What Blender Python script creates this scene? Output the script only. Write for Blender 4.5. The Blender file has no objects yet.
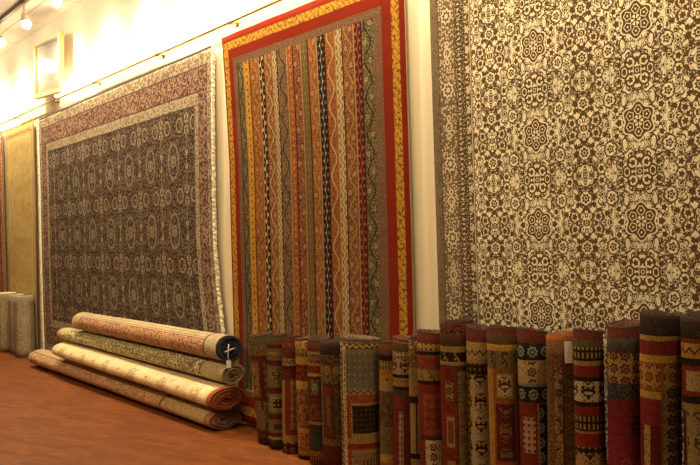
import bpy, bmesh, math, random
from mathutils import Vector, Matrix
random.seed(7)
C = bpy.context.scene.collection
PI = math.pi

# ------------------------------------------------------------------ camera
cam_d = bpy.data.cameras.new('camera'); cam = bpy.data.objects.new('camera', cam_d); C.objects.link(cam)
f = 850.0; EYE = 1.5; DIST = 3.4; phi = math.atan(635 / f); rho = .028
Fw = Vector((-math.cos(phi), math.sin(phi), 0)); R0 = Vector((math.sin(phi), math.cos(phi), 0)); U0 = Vector((0, 0, 1))
Rt = math.cos(rho) * R0 - math.sin(rho) * U0; Up = math.sin(rho) * R0 + math.cos(rho) * U0
m = Matrix((Rt, Up, -Fw)).transposed().to_4x4(); m.translation = Vector((0, -DIST, EYE))
cam.matrix_world = m; cam_d.sensor_width = 36; cam_d.lens = 36 * f / 700; cam_d.clip_end = 100
bpy.context.scene.camera = cam

# ------------------------------------------------------------------ shader expressions
class E:
    def __init__(s, mt, sock): s.m = mt; s.s = sock
    def __add__(a, b): return op('ADD', a, b)
    __radd__ = __add__
    def __sub__(a, b): return op('SUBTRACT', a, b)
    def __rsub__(a, b): return op('SUBTRACT', b, a)
    def __mul__(a, b): return op('MULTIPLY', a, b)
    __rmul__ = __mul__
    def __truediv__(a, b): return op('DIVIDE', a, b)
    def __lt__(a, b): return op('LESS_THAN', a, b)
    def __gt__(a, b): return op('GREATER_THAN', a, b)
def op(name, *args):
    mt = next(a.m for a in args if isinstance(a, E))
    n = mt.nt.nodes.new('ShaderNodeMath'); n.operation = name
    for i, a in enumerate(args):
        if isinstance(a, E): mt.nt.links.new(a.s, n.inputs[i])
        else: n.inputs[i].default_value = a
    return E(mt, n.outputs[0])
def sin(a): return op('SINE', a)
def fabs(a): return op('ABSOLUTE', a)
def mx(a, b): return op('MAXIMUM', a, b)
def mn(a, b): return op('MINIMUM', a, b)
def pingpong(a, b): return op('PINGPONG', a, b)
def wrap(a, p, off=0.0):   # periodic coordinate centred on zero
    return op('WRAP', a - off if off else a, p / 2, -p / 2)
def hypot(a, b): return op('SQRT', op('MULTIPLY_ADD', a, a, b * b))
def atan2(a, b): return op('ARCTAN2', a, b)

class Mat:
    def __init__(s, name, rough=1.0, spec=.03, coord='UV'):
        s.mat = bpy.data.materials.new(name); s.mat.use_nodes = True; s.nt = s.mat.node_tree
        s.b = s.nt.nodes['Principled BSDF']; s.b.inputs['Roughness'].default_value = rough
        s.b.inputs['Specular IOR Level'].default_value = spec
        tc = s.nt.nodes.new('ShaderNodeTexCoord'); sp = s.nt.nodes.new('ShaderNodeSeparateXYZ')
        s.nt.links.new(tc.outputs[coord], sp.inputs[0])
        s.x = E(s, sp.outputs[0]); s.y = E(s, sp.outputs[1]); s.z = E(s, sp.outputs[2]); s.col = None; s.cache = {}
    def vec(s, x, y, z=0.0):
        n = s.nt.nodes.new('ShaderNodeCombineXYZ')
        for i, a in enumerate((x, y, z)):
            if isinstance(a, E): s.nt.links.new(a.s, n.inputs[i])
            else: n.inputs[i].default_value = a
        return n.outputs[0]
    def noise(s, x, y, scale, detail=2.0, z=0.0):
        n = s.nt.nodes.new('ShaderNodeTexNoise'); n.inputs['Scale'].default_value = scale; n.inputs['Detail'].default_value = detail
        s.nt.links.new(s.vec(x, y, z), n.inputs['Vector']); return E(s, n.outputs[0])
    def voro(s, x, y, scale, rnd=1.0, z=0.0, feature='F1'):
        n = s.nt.nodes.new('ShaderNodeTexVoronoi'); n.inputs['Scale'].default_value = scale
        n.voronoi_dimensions = '2D'; n.feature = feature; n.inputs['Randomness'].default_value = rnd
        s.nt.links.new(s.vec(x, y, z), n.inputs['Vector'])
        sp = s.nt.nodes.new('ShaderNodeSeparateColor'); s.nt.links.new(n.outputs['Color'], sp.inputs[0])
        return E(s, n.outputs['Distance']), E(s, sp.outputs[0]), E(s, sp.outputs[1])
    tone = 1.0
    def paint(s, mask, col):
        col = tuple(a * s.tone for a in col)
        if s.col is None:
            n = s.nt.nodes.new('ShaderNodeRGB'); n.outputs[0].default_value = (*col, 1); s.col = n.outputs[0]; return
        n = s.nt.nodes.new('ShaderNodeMix'); n.data_type = 'RGBA'
        if isinstance(mask, E): s.nt.links.new(mask.s, n.inputs[0])
        else: n.inputs[0].default_value = mask
        s.nt.links.new(s.col, n.inputs[6]); n.inputs[7].default_value = (*col, 1)
        s.col = n.outputs[2]
    def finish(s, bump=.0, grain=.25, gx=None, gy=None, gscale=260):
        gx = s.x if gx is None else gx; gy = s.y if gy is None else gy
        if grain:
            g = s.noise(gx, gy, gscale, 1.0) * (2 * grain) + (1 - grain)
            ab = s.noise(gx * .25, gy, 5.0, 2.0, 3.3) * .5 + .75
            n = s.nt.nodes.new('ShaderNodeMix'); n.data_type = 'RGBA'; n.blend_type = 'MULTIPLY'; n.inputs[0].default_value = 1
            s.nt.links.new(s.col, n.inputs[6])
            k = g * ab; cc = s.nt.nodes.new('ShaderNodeCombineColor')
            for i in range(3): s.nt.links.new(k.s, cc.inputs[i])
            s.nt.links.new(cc.outputs[0], n.inputs[7]); s.col = n.outputs[2]
        s.nt.links.new(s.col, s.b.inputs['Base Color'])
        if bump:
            bn = s.nt.nodes.new('ShaderNodeBump'); bn.inputs['Strength'].default_value = bump; bn.inputs['Distance'].default_value = .004
            h = s.noise(gx, gy, gscale * .7, 2.0, 1.7); s.nt.links.new(h.s, bn.inputs['Height']); s.nt.links.new(bn.outputs[0], s.b.inputs['Normal'])
        return s.mat
def mul(c, k): return tuple(a * k for a in c)
def plain(name, col, rough=.6, metal=0., spec=.4, grain=0.06, scale=30):
    M = Mat(name, rough, spec, 'Object'); M.b.inputs['Metallic'].default_value = metal
    M.paint(1, col); k = M.noise(M.x, M.y, scale, 2.0, M.z)
    M.paint(k * (grain * 2), tuple(c * .6 for c in col)); return M.finish(grain=0)
def emit(name, col, st):
    M = bpy.data.materials.new(name); M.use_nodes = True; b = M.node_tree.nodes['Principled BSDF']
    b.inputs['Base Color'].default_value = (1, 1, 1, 1); b.inputs['Emission Color'].default_value = (*col, 1); b.inputs['Emission Strength'].default_value = st
    return M
def box(M, u0, u1, v0, v1, u=None, v=None):
    u = M.x if u is None else u; v = M.y if v is None else v
    a = fabs(u - (u0 + u1) / 2) < (u1 - u0) / 2; b = fabs(v - (v0 + v1) / 2) < (v1 - v0) / 2
    return a * b

# colours of dyed wool
RED = (.25, .036, .02); DRED = (.15, .02, .018); RUST = (.36, .095, .024); GOLD = (.58, .33, .06); OCH = (.42, .25, .07)
CREAM = (.68, .52, .27); NAVY = (.028, .026, .032); BRN = (.09, .045, .02); DBRN = (.035, .02, .012); GREEN = (.095, .07, .026)
TEAL = (.11, .115, .065); GREY = (.22, .17, .12); PINK = (.38, .15, .07); OLIVE = (.21, .14, .05); BLUE = (.10, .085, .065); WHITE = (.8, .7, .5)

# motif masks: p across, q along, in metres
def motif(M, kind, p, q, key=None):
    k = (kind, key)
    if k in M.cache: return M.cache[k]
    if kind == 'floral':
        d, r, g = M.voro(p, q, 42, .8); n = M.noise(p, q, 26, 1.0)
        r_ = (fabs(d - .42) < .1) * (r > .35); v = fabs(n - .5) < .022; out = mx(mx(r_, v), (d < .16))
    elif kind == 'fine':
        d, r, g = M.voro(p, q, 75, .9); out = (d < .38) * (r > .4)
    elif kind == 'dots':
        a = wrap(p, .03); b = wrap(q, .03); out = hypot(a, b) < .008
    elif kind == 'lattice':
        a = fabs(wrap(p + q, .05)); b = fabs(wrap(p - q, .05)); out = mx(mn(a, b) < .005, mx(fabs(a), fabs(b)) > .021)
    elif kind == 'zig':
        a = pingpong(p, .022); out = fabs(wrap(q, .06) - a + .011) < .005
    elif kind == 'key':
        a = wrap(p, .022); b = wrap(q, .035); out = (fabs(a) < .005) * (fabs(b) < .012)
    elif kind == 'rosette':
        a = wrap(p, .07); b = wrap(q, .07); rr = hypot(a, b); t = sin(atan2(a, b) * 8.0) * .003 + .02
        out = mx(fabs(rr - t) < .005, rr < .008)
    elif kind == 'petals':
        a = wrap(p, .055); b = wrap(q, .055); out = mx(hypot(a, b) < .006, fabs(hypot(a, b) - (sin(atan2(a, b) * 6.0) * .004 + .0155)) < .0055)
    elif kind == 'stars':
        a = wrap(p, .036); b = wrap(q, .042); out = (fabs(a) + fabs(b)) < .008
    elif kind == 'figure':
        a = fabs(wrap(p, .09)); b = wrap(q, .12); n = M.noise(a, b, 55, 1.0)
        out = (n > .5) * (hypot(a * 1.1, b * .8) < .04)
    elif kind == 'vine':
        w = sin(q * 75.0) * .012; a = wrap(p, .07); out = mx(fabs(a - w) < .004, hypot(a + w, wrap(q, .0419, .0105)) < .007)
    M.cache[k] = out; return out

# ------------------------------------------------------------------ object helpers
def link(name, bm, mats, parent=None, loc=(0, 0, 0), smooth=True, recalc=True):
    if recalc: bmesh.ops.recalc_face_normals(bm, faces=bm.faces)
    me = bpy.data.meshes.new(name); bm.to_mesh(me); bm.free()
    if not isinstance(mats, (list, tuple)): mats = [mats]
    for a in mats: me.materials.append(a)
    if smooth:
        for p in me.polygons: p.use_smooth = True
    o = bpy.data.objects.new(name, me); C.objects.link(o); o.location = loc
    if parent: o.parent = parent
    return o
def tag(o, label=None, cat=None, group=None, kind=None):
    if label: o['label'] = label
    if cat: o['category'] = cat
    if group: o['group'] = group
    if kind: o['kind'] = kind
    return o
def bx(bm, x0, x1, y0, y1, z0, z1, mi=0, bev=0):
    r = bmesh.ops.create_cube(bm, size=1); vs = r['verts']
    for v in vs: v.co = Vector(((x0 + x1) / 2 + v.co.x * (x1 - x0), (y0 + y1) / 2 + v.co.y * (y1 - y0), (z0 + z1) / 2 + v.co.z * (z1 - z0)))
    fs = set(f_ for v in vs for f_ in v.link_faces)
    for f_ in fs: f_.material_index = mi
    if bev: bmesh.ops.bevel(bm, geom=list(set(e for v in vs for e in v.link_edges)), offset=bev, segments=2, affect='EDGES')
def tube(bm, pts, r, n=10, cap=True, mi=0):
    pts = [Vector(p) for p in pts]; rings = []
    for i, p in enumerate(pts):
        t = (pts[min(i + 1, len(pts) - 1)] - pts[max(i - 1, 0)]).normalized()
        a = t.orthogonal().normalized() if i == 0 else (a - t * a.dot(t)).normalized()
        b = t.cross(a); rr = r[i] if isinstance(r, (list, tuple)) else r
        rings.append([bm.verts.new(p + (a * math.cos(2 * PI * k / n) + b * math.sin(2 * PI * k / n)) * rr) for k in range(n)])
    for A, B in zip(rings, rings[1:]):
        for k in range(n): bm.faces.new((A[k], A[(k + 1) % n], B[(k + 1) % n], B[k])).material_index = mi
    if cap:
        bm.faces.new(rings[0][::-1]).material_index = mi; bm.faces.new(rings[-1]).material_index = mi

# ------------------------------------------------------------------ setting
def struct(name, x0, x1, y0, y1, z0, z1, mat):
    bm = bmesh.new(); bx(bm, x0, x1, y0, y1, z0, z1); return tag(link(name, bm, mat, smooth=False), kind='structure')
wm = Mat('plaster_wall', .8, .2, 'Object'); wm.paint(1, (.80, .70, .50)); wm.paint(wm.noise(wm.x, wm.z, 1.2, 3.0) * .25, (.70, .60, .42))
bn = wm.nt.nodes.new('ShaderNodeBump'); bn.inputs['Strength'].default_value = .15; bn.inputs['Distance'].default_value = .003
wm.nt.links.new(wm.noise(wm.x, wm.z, 60, 3.0).s, bn.inputs['Height']); wm.nt.links.new(bn.outputs[0], wm.b.inputs['Normal'])
wall_m = wm.finish(grain=0)
H = 4.22
fm = Mat('parquet_floor', .5, .12, 'Object')
ca, sa = math.cos(math.radians(-21)), math.sin(math.radians(-21))
fu = fm.x * ca - fm.y * sa; fv = fm.x * sa + fm.y * ca
br = fm.nt.nodes.new('ShaderNodeTexBrick'); br.inputs['Scale'].default_value = 1; br.inputs['Brick Width'].default_value = .26; br.inputs['Row Height'].default_value = .066
br.inputs['Mortar Size'].default_value = .0012; br.inputs['Color1'].default_value = (.22, .062, .012, 1); br.inputs['Color2'].default_value = (.11, .028, .006, 1); br.inputs['Mortar'].default_value = (.07, .02, .008, 1)
br.inputs['Bias'].default_value = -.1
fm.nt.links.new(fm.vec(fu, fv), br.inputs['Vector']); fm.col = br.outputs[0]
gr = fm.noise(fu * .12, fv, 60, 3.0); fm.paint((gr > .5) * (gr - .3) * 2.0, (.10, .024, .008))
gr2 = fm.noise(fu, fv, 1.1, 2.0); fm.paint(gr2 * .25, (.33, .12, .028))
floor_m = fm.finish(grain=0)
rr = fm.noise(fu * .2, fv, 25, 2.0) * .2 + .45; fm.nt.links.new(rr.s, fm.b.inputs['Roughness'])
struct('floor', -17, 3, -8, .1, -.1, 0, floor_m)
struct('wall_back', -17, 3, 0, .15, 0, H, wall_m)
struct('wall_left', -17.15, -17, -8, .15, 0, H, wall_m)
struct('wall_right', 3, 3.15, -8, .15, 0, H, wall_m)
struct('wall_front', -17, 3, -8.15, -8, 0, H, wall_m)
cm = Mat('ceiling_tiles', .85, .2, 'Object'); cm.paint(1, (.78, .69, .52)); cm.paint(cm.noise(cm.x, cm.y, .9, 3.0) * .5, (.66, .53, .35))
cm.paint(mx(fabs(wrap(cm.x, 1.2)) < .008, fabs(wrap(cm.y, .6, .25)) < .008), (.42, .30, .18)); ceil_m = cm.finish(grain=0)
struct('ceiling', -17, 3, -8, .1, H, H + .1, ceil_m)

# ------------------------------------------------------------------ wall hung rugs
def lerp_tab(tab, z):
    tab = sorted(tab)
    if z <= tab[0][0]: return tab[0][1]
    for (a, p), (b, q) in zip(tab, tab[1:]):
        if z <= b: return p + (q - p) * (z - a) / (b - a)
    return tab[-1][1]
KX = .988     # rugs stand about 4 cm off the plaster
def hung_rug(name, left, right, top, bottom, W, Hh, mats, nx=60, nz=60, y0=-.03, wave=.012, curl=None, ysag=None, thick=.012, seed=0, scallop=0.0):
    """left/right: tables z -> X;  top/bottom: z at left and right"""
    bm = bmesh.new(); uvl = bm.loops.layers.uv.new('UVMap'); rnd = random.Random(seed); ph = [rnd.random() * 6 for _ in range(6)]
    def pt(i, j, off):
        s = i / nx; t = j / nz
        zt = top[0] + (top[1] - top[0]) * s - scallop * (1 - math.cos(s * 2 * PI * 5)) * .5; zb = bottom[0] + (bottom[1] - bottom[0]) * s; z = zb + (zt - zb) * t
        xl = lerp_tab(left, z); xr = lerp_tab(right, z); x = xl + (xr - xl) * s
        y = y0 - wave * (.6 + .6 * math.sin(s * 13 + ph[0]) * (1.1 - t) + .4 * math.sin(s * 29 + ph[1]) * (t * .5 + .2) + .25 * math.sin(t * 7 + ph[2] + s * 3))
        x *= KX; z = 1.5 + (z - 1.5) * KX
        if ysag: y -= ysag * max(0, 1 - t * 3) ** 2
        y -= off
        y = min(y, -.006)
        return Vector((x, y, z))
    F = [[bm.verts.new(pt(i, j, thick)) for j in range(nz + 1)] for i in range(nx + 1)]
    B = [[bm.verts.new(pt(i, j, 0)) for j in range(nz + 1)] for i in range(nx + 1)]
    def quad(vs, ij, mi):
        fc = bm.faces.new(vs); fc.material_index = mi
        for lp, (i, j) in zip(fc.loops, ij): lp[uvl].uv = (i / nx * W, j / nz * Hh)
    for i in range(nx):
        for j in range(nz):
            quad((F[i][j], F[i + 1][j], F[i + 1][j + 1], F[i][j + 1]), ((i, j), (i + 1, j), (i + 1, j + 1), (i, j + 1)), 0)
            quad((B[i][j], B[i][j + 1], B[i + 1][j + 1], B[i + 1][j]), ((i, j), (i, j + 1), (i + 1, j + 1), (i + 1, j)), 1)
    for i in range(nx):
        for j in (0, nz): quad((F[i][j], F[i + 1][j], B[i + 1][j], B[i][j]), ((i, j), (i + 1, j), (i + 1, j), (i, j)), 1)
    for j in range(nz):
        for i in (0, nx): quad((F[i][j], F[i][j + 1], B[i][j + 1], B[i][j]), ((i, j), (i, j + 1), (i, j + 1), (i, j)), 1)
    o = link(name, bm, mats); return o, pt

# --- cream rug with brown arabesques
def cream_rug_mat():
    M = Mat('cream_arabesque_wool'); W, Hh = 2.62, 3.04; P, Q = .305, .2285
    BR = (.105, .062, .028); M.paint(1, (.75, .665, .46))
    a = pingpong(M.x - .163 + 0.0, P); b = pingpong(M.y - .0685, Q)      # a=0 on the medallion columns shifted below
    # medallion columns at X=-2.93 -> u=.77 ; P-grid offset .77-2*.305=.16 ; b=0 on dark medallions
    def flower(cx, cy, r, n, amp=.25, hole=.0, ph=0.0):
        dx = a - cx; dy = b - cy; d = hypot(dx, dy); t = atan2(dx, dy) * float(n)
        mk = d < (sin(t + ph) * (r * amp) + r)
        if hole: mk = mk * (d > hole)
        return mk, d
    n1 = M.noise(a, b, 11, 1.0, 2.0); n2 = M.noise(a, b, 17, .5, 7.0); n3 = M.noise(a, b, 25, .5, 5.1)
    def contour(n, c, w): return fabs(n - c) < w
    lines = mx(mx(contour(n1, .5, .013), contour(n2, .5, .015)), mx(contour(n3, .45, .015), contour(n2, .62, .014)))
    d, r, g = M.voro(a, b, 27, .8); d5, r5, g5 = M.voro(a, b, 55, .8)
    ring = (fabs(d - .34) < .045) * (r > .4); blob = (d < .19) * (r > .5)
    M.paint(mx(mx(lines, ring), mx(blob, (d5 < .25) * (r5 > .6))), BR)
    CR = (.75, .665, .46)
    for cx, cy, R_, w in ((.155, .115, .034, .006), (.235, .03, .03, .006), (.21, .2, .028, .006), (.1, .19, .026, .006), (P, Q * .52, .05, .006), (P, Q * .52, .036, .005)):
        M.paint(fabs(hypot(a - cx, b - cy) - R_) < w / 2, BR)
    def flower_on(cx, cy, R_, n, aa=None, b0=None):
        dx = (a if aa is None else aa) - cx; dy = (b if b0 is None else b0) - cy; q = hypot(dx, dy); e_ = sin(atan2(dx, dy) * float(n))
        M.paint(q < R_ * 1.35, CR) if R_ > .013 else None
        M.paint(q < (e_ * (R_ * .2) + R_), BR)
        if R_ > .016: M.paint(fabs(q - R_ * .42) < R_ * .09, CR)
    # dark medallion with six roses
    dd = hypot(a, b); M.paint(dd < (sin(atan2(b, a) * 6.0 + PI / 2) * -.009 + .084), CR); M.paint(dd < (sin(atan2(b, a) * 6.0 + PI / 2) * -.009 + .077), BR)
    for cx, cy in ((0, .05), (.044, .025)):
        q = hypot(a - cx, b - cy); e_ = sin(atan2(a - cx, b - cy) * 5.0); M.paint(fabs(q - (e_ * .002 + .0185)) < .0022, CR); M.paint(q < .005, CR)
    M.paint((dd < .026) * (fabs(sin(atan2(a, b) * 3.0)) > .55), CR); M.paint(dd < .008, BR)
    # scroll cartouche
    bb = b - Q; dd = hypot(a * .85, bb)
    M.paint(dd < .078, CR)
    for cx, cy, R_, w in ((.036, -.04, .028, .010), (.068, -.006, .02, .009), (.0, -.07, .022, .008)):
        M.paint(fabs(hypot(a - cx, bb - cy) - R_) < w / 2, BR)
    for cx, cy, R_, n in ((0, 0, .021, 6), (.036, -.04, .013, 5), (.068, -.004, .011, 5), (0, -.05, .012, 5), (.03, -.012, .009, 4), (.06, -.045, .011, 4)): flower_on(cx, cy, min(R_, .0129) if R_ < .02 else R_, n, None, bb)
    for cx, cy, R_, n in ((P, Q * .52, .022, 8), (.155, .115, .018, 5), (.235, .03, .015, 6), (.21, .2, .014, 5), (.1, .19, .013, 5), (P, 0, .019, 4), (P, Q, .017, 4), (.12, .06, .014, 5),
                          (.27, .165, .012, 4), (.185, .045, .012, 5), (.15, .165, .012, 4), (.255, .085, .012, 5), (.105, .0, .016, 6), (P - .045, Q * .52, .012, 5), (P, Q * .52 + .05, .012, 5), (P, Q * .52 - .05, .012, 5)):
        flower_on(cx, cy, R_, n)
    # borders
    u = mn(M.x, W - M.x); v = mn(M.y, Hh - M.y); e = mn(u, v)
    def sel(a_, b_): return fabs(e - (a_ + b_) / 2) < (b_ - a_) / 2
    # coordinate along the border: y on the sides
    t = M.y; B1 = (.15, .105, .062); B2 = (.085, .055, .03); CB = (.52, .43, .28)
    M.paint(e < .33, B1)
    d2, r2, g2 = M.voro(M.x, M.y, 58, .85); M.paint((e < .205) * (d2 < .34) * (r2 > .25), CB)
    M.paint(sel(.205, .315), B2)
    M.paint(sel(.205, .315) * (d2 < .2), CB)
    M.paint(sel(.205, .315) * (fabs(wrap(t, .028)) < .0045) * (fabs(fabs(e - .26) - .03) < .009), CB)
    M.paint(sel(.0, .06) * (d2 < .3), B2)
    tt = wrap(t, .42, .12); q = hypot(e - .135, tt); th = sin(atan2(e - .135, tt) * 8.0)
    M.paint(q < .05, B2); M.paint(fabs(q - (th * .005 + .036)) < .008, CB); M.paint(q < .016, CB)
    tt = wrap(t, .42, .33); q = hypot(e - .135, tt); M.paint(fabs(q - .024) < .006, CB)
    for off in (-.05, .05):
        q = hypot(e - .135, wrap(t, .42, .33 + off)); M.paint(fabs(q - .014) < .005, CB)
    q = hypot(e - .3, wrap(t, .11)); M.paint(q < (sin(atan2(e - .3, wrap(t, .11)) * 5.0) * .006 + .017), CB)
    for x in (.063, .2, .32): M.paint(fabs(e - x) < .003, B2 if x < .1 else CB if x > .3 else B2)
    return M.finish(grain=.16, bump=.3)
back_m = plain('jute_backing', (.34, .24, .13), .95, grain=.3, scale=200)
o3, _ = hung_rug('hanging_rug', [(0, -3.692), (3.2, -3.70)], [(0, -1.08), (3.2, -1.08)], (3.13, 3.13), (.06, .06), 2.62, 3.04, [cream_rug_mat(), back_m], wave=.006, seed=3)
tag(o3, 'cream wall rug covered in dark brown arabesques and small flowers, with a brown border', 'rug', 'rugs hung on the wall')

# --- striped rug
def stripe_rug_mat():
    M = Mat('striped_tribal_wool'); M.tone = .52; W, Hh = 2.29, 3.1; X0 = -6.2
    R1 = (.32, .034, .014); G1 = (.78, .42, .055); GB = (.21, .135, .08)
    M.paint(1, R1)
    x = M.x; y = M.y
    d, r, g = M.voro(x, y, 80, .85); n = M.noise(x, y, 40, 1.0)
    fleck = (d < .36)
    def frame(l, r_, tb, col): M.paint(box(M, l, W - r_, tb, Hh - tb), col)
    frame(.02, .055, .055, G1)
    M.paint((n > .57) * box(M, .02, W - .055, .055, Hh - .055), RUST)
    M.paint((fabs(wrap(x + y, .06)) < .004) * box(M, .02, W - .055, .055, Hh - .055), (.25, .12, .03))
    frame(.09, .131, .12, R1); frame(.16, .229, .20, GB)
    M.paint(fleck * (r > .5) * box(M, .16, W - .229, .20, Hh - .20), (.40, .10, .05))
    M.paint(fleck * (r < .3) * box(M, .16, W - .229, .20, Hh - .20), (.34, .25, .14))
    st = [(-5.971, TEAL, 'v', DBRN), (-5.876, G1, 'p', RUST), (-5.79, RUST, 'v', GOLD), (-5.646, DBRN, 'c', CREAM), (-5.573, (.30, .10, .035), 'v', CREAM), (-5.443, CREAM, 'c', BRN),
          (-5.38, (.18, .12, .075), 'v', DBRN), (-5.25, (.42, .10, .045), 'p', GOLD), (-5.17, (.22, .05, .025), 'v', PINK), (-5.066, (.30, .29, .14), 'c', OLIVE), (-4.971, (.38, .11, .04), 'v', GOLD),
          (-4.86, NAVY, 'c', CREAM), (-4.765, RUST, 'v', CREAM), (-4.645, CREAM, 'c', RUST), (-4.56, (.25, .08, .04), 'v', GOLD), (-4.428, DRED, 'c', PINK), (-4.348, TEAL, 'v', DBRN), (-4.224, None, None, None)]
    inside = box(M, .16 + .07, W - .229 - .09, .255, Hh - .255)
    Py = .24; sv = sin(y * (2 * PI / Py)); sc = sin(y * (2 * PI / .10))
    yd = wrap(y, Py, Py / 4); yd2 = wrap(y, Py, -Py / 4); yc = wrap(y, .055, .0275)
    for k, ((xa, col, ty, fg), nx_) in enumerate(zip(st, st[1:])):
        u0 = xa - X0; u1 = nx_[0] - X0; w = u1 - u0; c = (u0 + u1) / 2
        m_ = (fabs(x - c) < w / 2) * (fabs(y - Hh / 2) < Hh / 2 - .255)
        M.paint(m_, col)
        lx = x - c
        if ty == 'v':
            M.paint(m_ * fleck * (r > .45), fg if k % 2 else (.50, .26, .10))
            M.paint(m_ * fleck * (r < .10), (.52, .38, .17))
            M.paint(m_ * fleck * (fabs(r - .25) < .07), (.10, .10, .07))
            M.paint(m_ * (fabs(lx - sv * (w * .27)) < .0055), fg)
            q = mn(hypot(lx + w * .2, yd), hypot(lx - w * .2, yd2))
            M.paint(m_ * (fabs(q - .011) < .004), (.60, .40, .18) if k % 3 else PINK)
        elif ty == 'c':
            lite, drk = (col, fg) if col[0] > fg[0] else (fg, col)
            M.paint(m_, lite)
            q = mn(hypot(lx + w * .3, wrap(y, .10, .025) * .62), hypot(lx - w * .3, wrap(y, .10, .075) * .62))
            M.paint(m_ * (q < w * (.13 if col == CREAM else .33)), drk)
            if col == CREAM: M.paint(m_ * (fabs(lx - sc * (w * .26)) < .005), (.16, .08, .035))
            M.paint(m_ * (q < w * .09), (.45, .14, .05))
        else:
            M.paint(m_ * fleck * (r > .6), fg); M.paint(m_ * (hypot(lx, yc) < .012), fg)
        M.paint((fabs(x - u0) < .006) * (fabs(y - Hh / 2) < Hh / 2 - .255), (.50, .33, .14) if k % 2 else DBRN)
    M.paint(box(M, .23 - .012, W - .229 - .09 + .012, .243, .255), G1)
    return M.finish(grain=.22, bump=.5)
o2, _ = hung_rug('hanging_rug', [(0.03, -6.15), (1.0, -6.18), (2.1, -6.175), (2.75, -6.215), (3.14, -6.25)], [(0, -3.93), (3.2, -3.92)], (3.14, 3.12), (.02, .03), 2.29, 3.1, [stripe_rug_mat(), back_m], wave=.008, ysag=.06, seed=5)
tag(o2, 'tall wall rug of narrow patterned stripes in a red and gold frame border', 'rug', 'rugs hung on the wall')

# --- dark floral rug
def dark_rug_mat():
    M = Mat('dark_floral_wool'); M.tone = .66; W, Hh = 4.86, 3.0; x, y = M.x, M.y
    M.paint(1, (.058, .040, .031)); LB = (.37, .29, .205)
    P, Q = .27, .31; a = pingpong(x - .3, P); b = pingpong(y - .25, Q)
    n = M.noise(a, b, 18, 1.5, 1.0); n2 = M.noise(a, b, 34, 1.0, 4.0); d, r, g = M.voro(a, b, 42, .9)
    M.paint((n > .56), (.055, .03, .02))
    M.paint(mx((fabs(n - .5) < .014), (d < .26) * (r > .55)), LB)
    M.paint((fabs(n2 - .5) < .02), (.20, .135, .085))
    M.paint((d < .28) * (r < .18), (.32, .12, .08))
    d6, r6, g6 = M.voro(x, y, 62, .9); M.paint((d6 < .4) * (r6 > .7), (.30, .235, .17)); M.paint((d6 < .42) * (r6 < .25), (.035, .028, .03))
    q = hypot(a * 1.25, b * .85)
    M.paint((fabs(q - .13) < .012) * (d < .55), LB)
    q = hypot(a, b); M.paint(fabs(q - .045) < .01, (.36, .28, .20)); M.paint(q < .018, LB)
    q = hypot(a - P, b - .07); M.paint((q < .03) * (d < .4), (.50, .42, .32))
    q = hypot(a - P, b - .25); M.paint((q < .045) * (d < .4), (.50, .42, .32)); M.paint((fabs(a - P) < .006), (.33, .26, .18))
    q = hypot(a - .13, b - Q); M.paint(fabs(q - .06) < .009, (.38, .30, .21))
    e = mn(mn(x, W - x) * 1.3, mn(y, Hh - y)); d2, r2, g2 = M.voro(x, y, 36, .9); n3 = M.noise(x, y, 14, 1.0)
    BE = (.52, .42, .28)
    M.paint(e < .45, BE); M.paint((e < .45) * (d2 < .36) * (r2 > .35), (.20, .13, .08)); M.paint((e < .13) * (n3 > .56), (.30, .20, .15))
    M.paint(fabs(e - .235) < .1, (.16, .075, .05))
    M.paint((fabs(e - .235) < .1) * (d2 < .4) * (r2 > .45), (.44, .32, .22))
    M.paint((fabs(e - .235) < .1) * (fabs(n3 - .5) < .03), (.44, .27, .21))
    for c_ in (.135, .34, .45): M.paint(fabs(e - c_) < .006, (.12, .08, .07))
    M.paint(e < .018, (.05, .045, .06))
    return M.finish(grain=.25, bump=.4)
fringe_m = plain('cotton_fringe', (.80, .72, .54), .95, grain=.15, scale=120)
o1, pt1 = hung_rug('hanging_rug', [(0.1, -11.22), (3.1, -11.22)], [(0.03, -6.26), (.45, -6.31), (.75, -6.375), (1.1, -6.44), (1.47, -6.47), (2.2, -6.445), (3.11, -6.40)], (3.078, 3.11), (.06, .03), 4.86, 3.0,
                    [dark_rug_mat(), back_m], nx=90, wave=.012, seed=11)
tag(o1, 'huge dark brown and navy floral wall rug with beige borders and white fringed sides', 'rug', 'rugs hung on the wall')
def fringe(parent, pt, side, nx, nz, w, seed):
    bm = bmesh.new(); rnd = random.Random(seed); n = 230
    for k in range(n):
        jf = k / (n - 1) * nz; i = 0 if side < 0 else nx; p = pt(i, jf, .006)
        L = w * (.75 + .4 * rnd.random()); dz = -.015 - .02 * rnd.random(); yy = -.004 - .012 * rnd.random()
        tube(bm, [p - Vector((side * .006, 0, 0)), p + Vector((side * L * .5, yy, dz * .4)), p + Vector((side * L, yy * .6, dz))], [.0125, .0145, .009], 5)
    return link('fringe', bm, fringe_m, parent)
tag(fringe(o1, pt1, 1, 90, 60, .036, 1), 'white cotton fringe'); tag(fringe(o1, pt1, -1, 90, 60, .06, 2), 'white cotton fringe')

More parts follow.
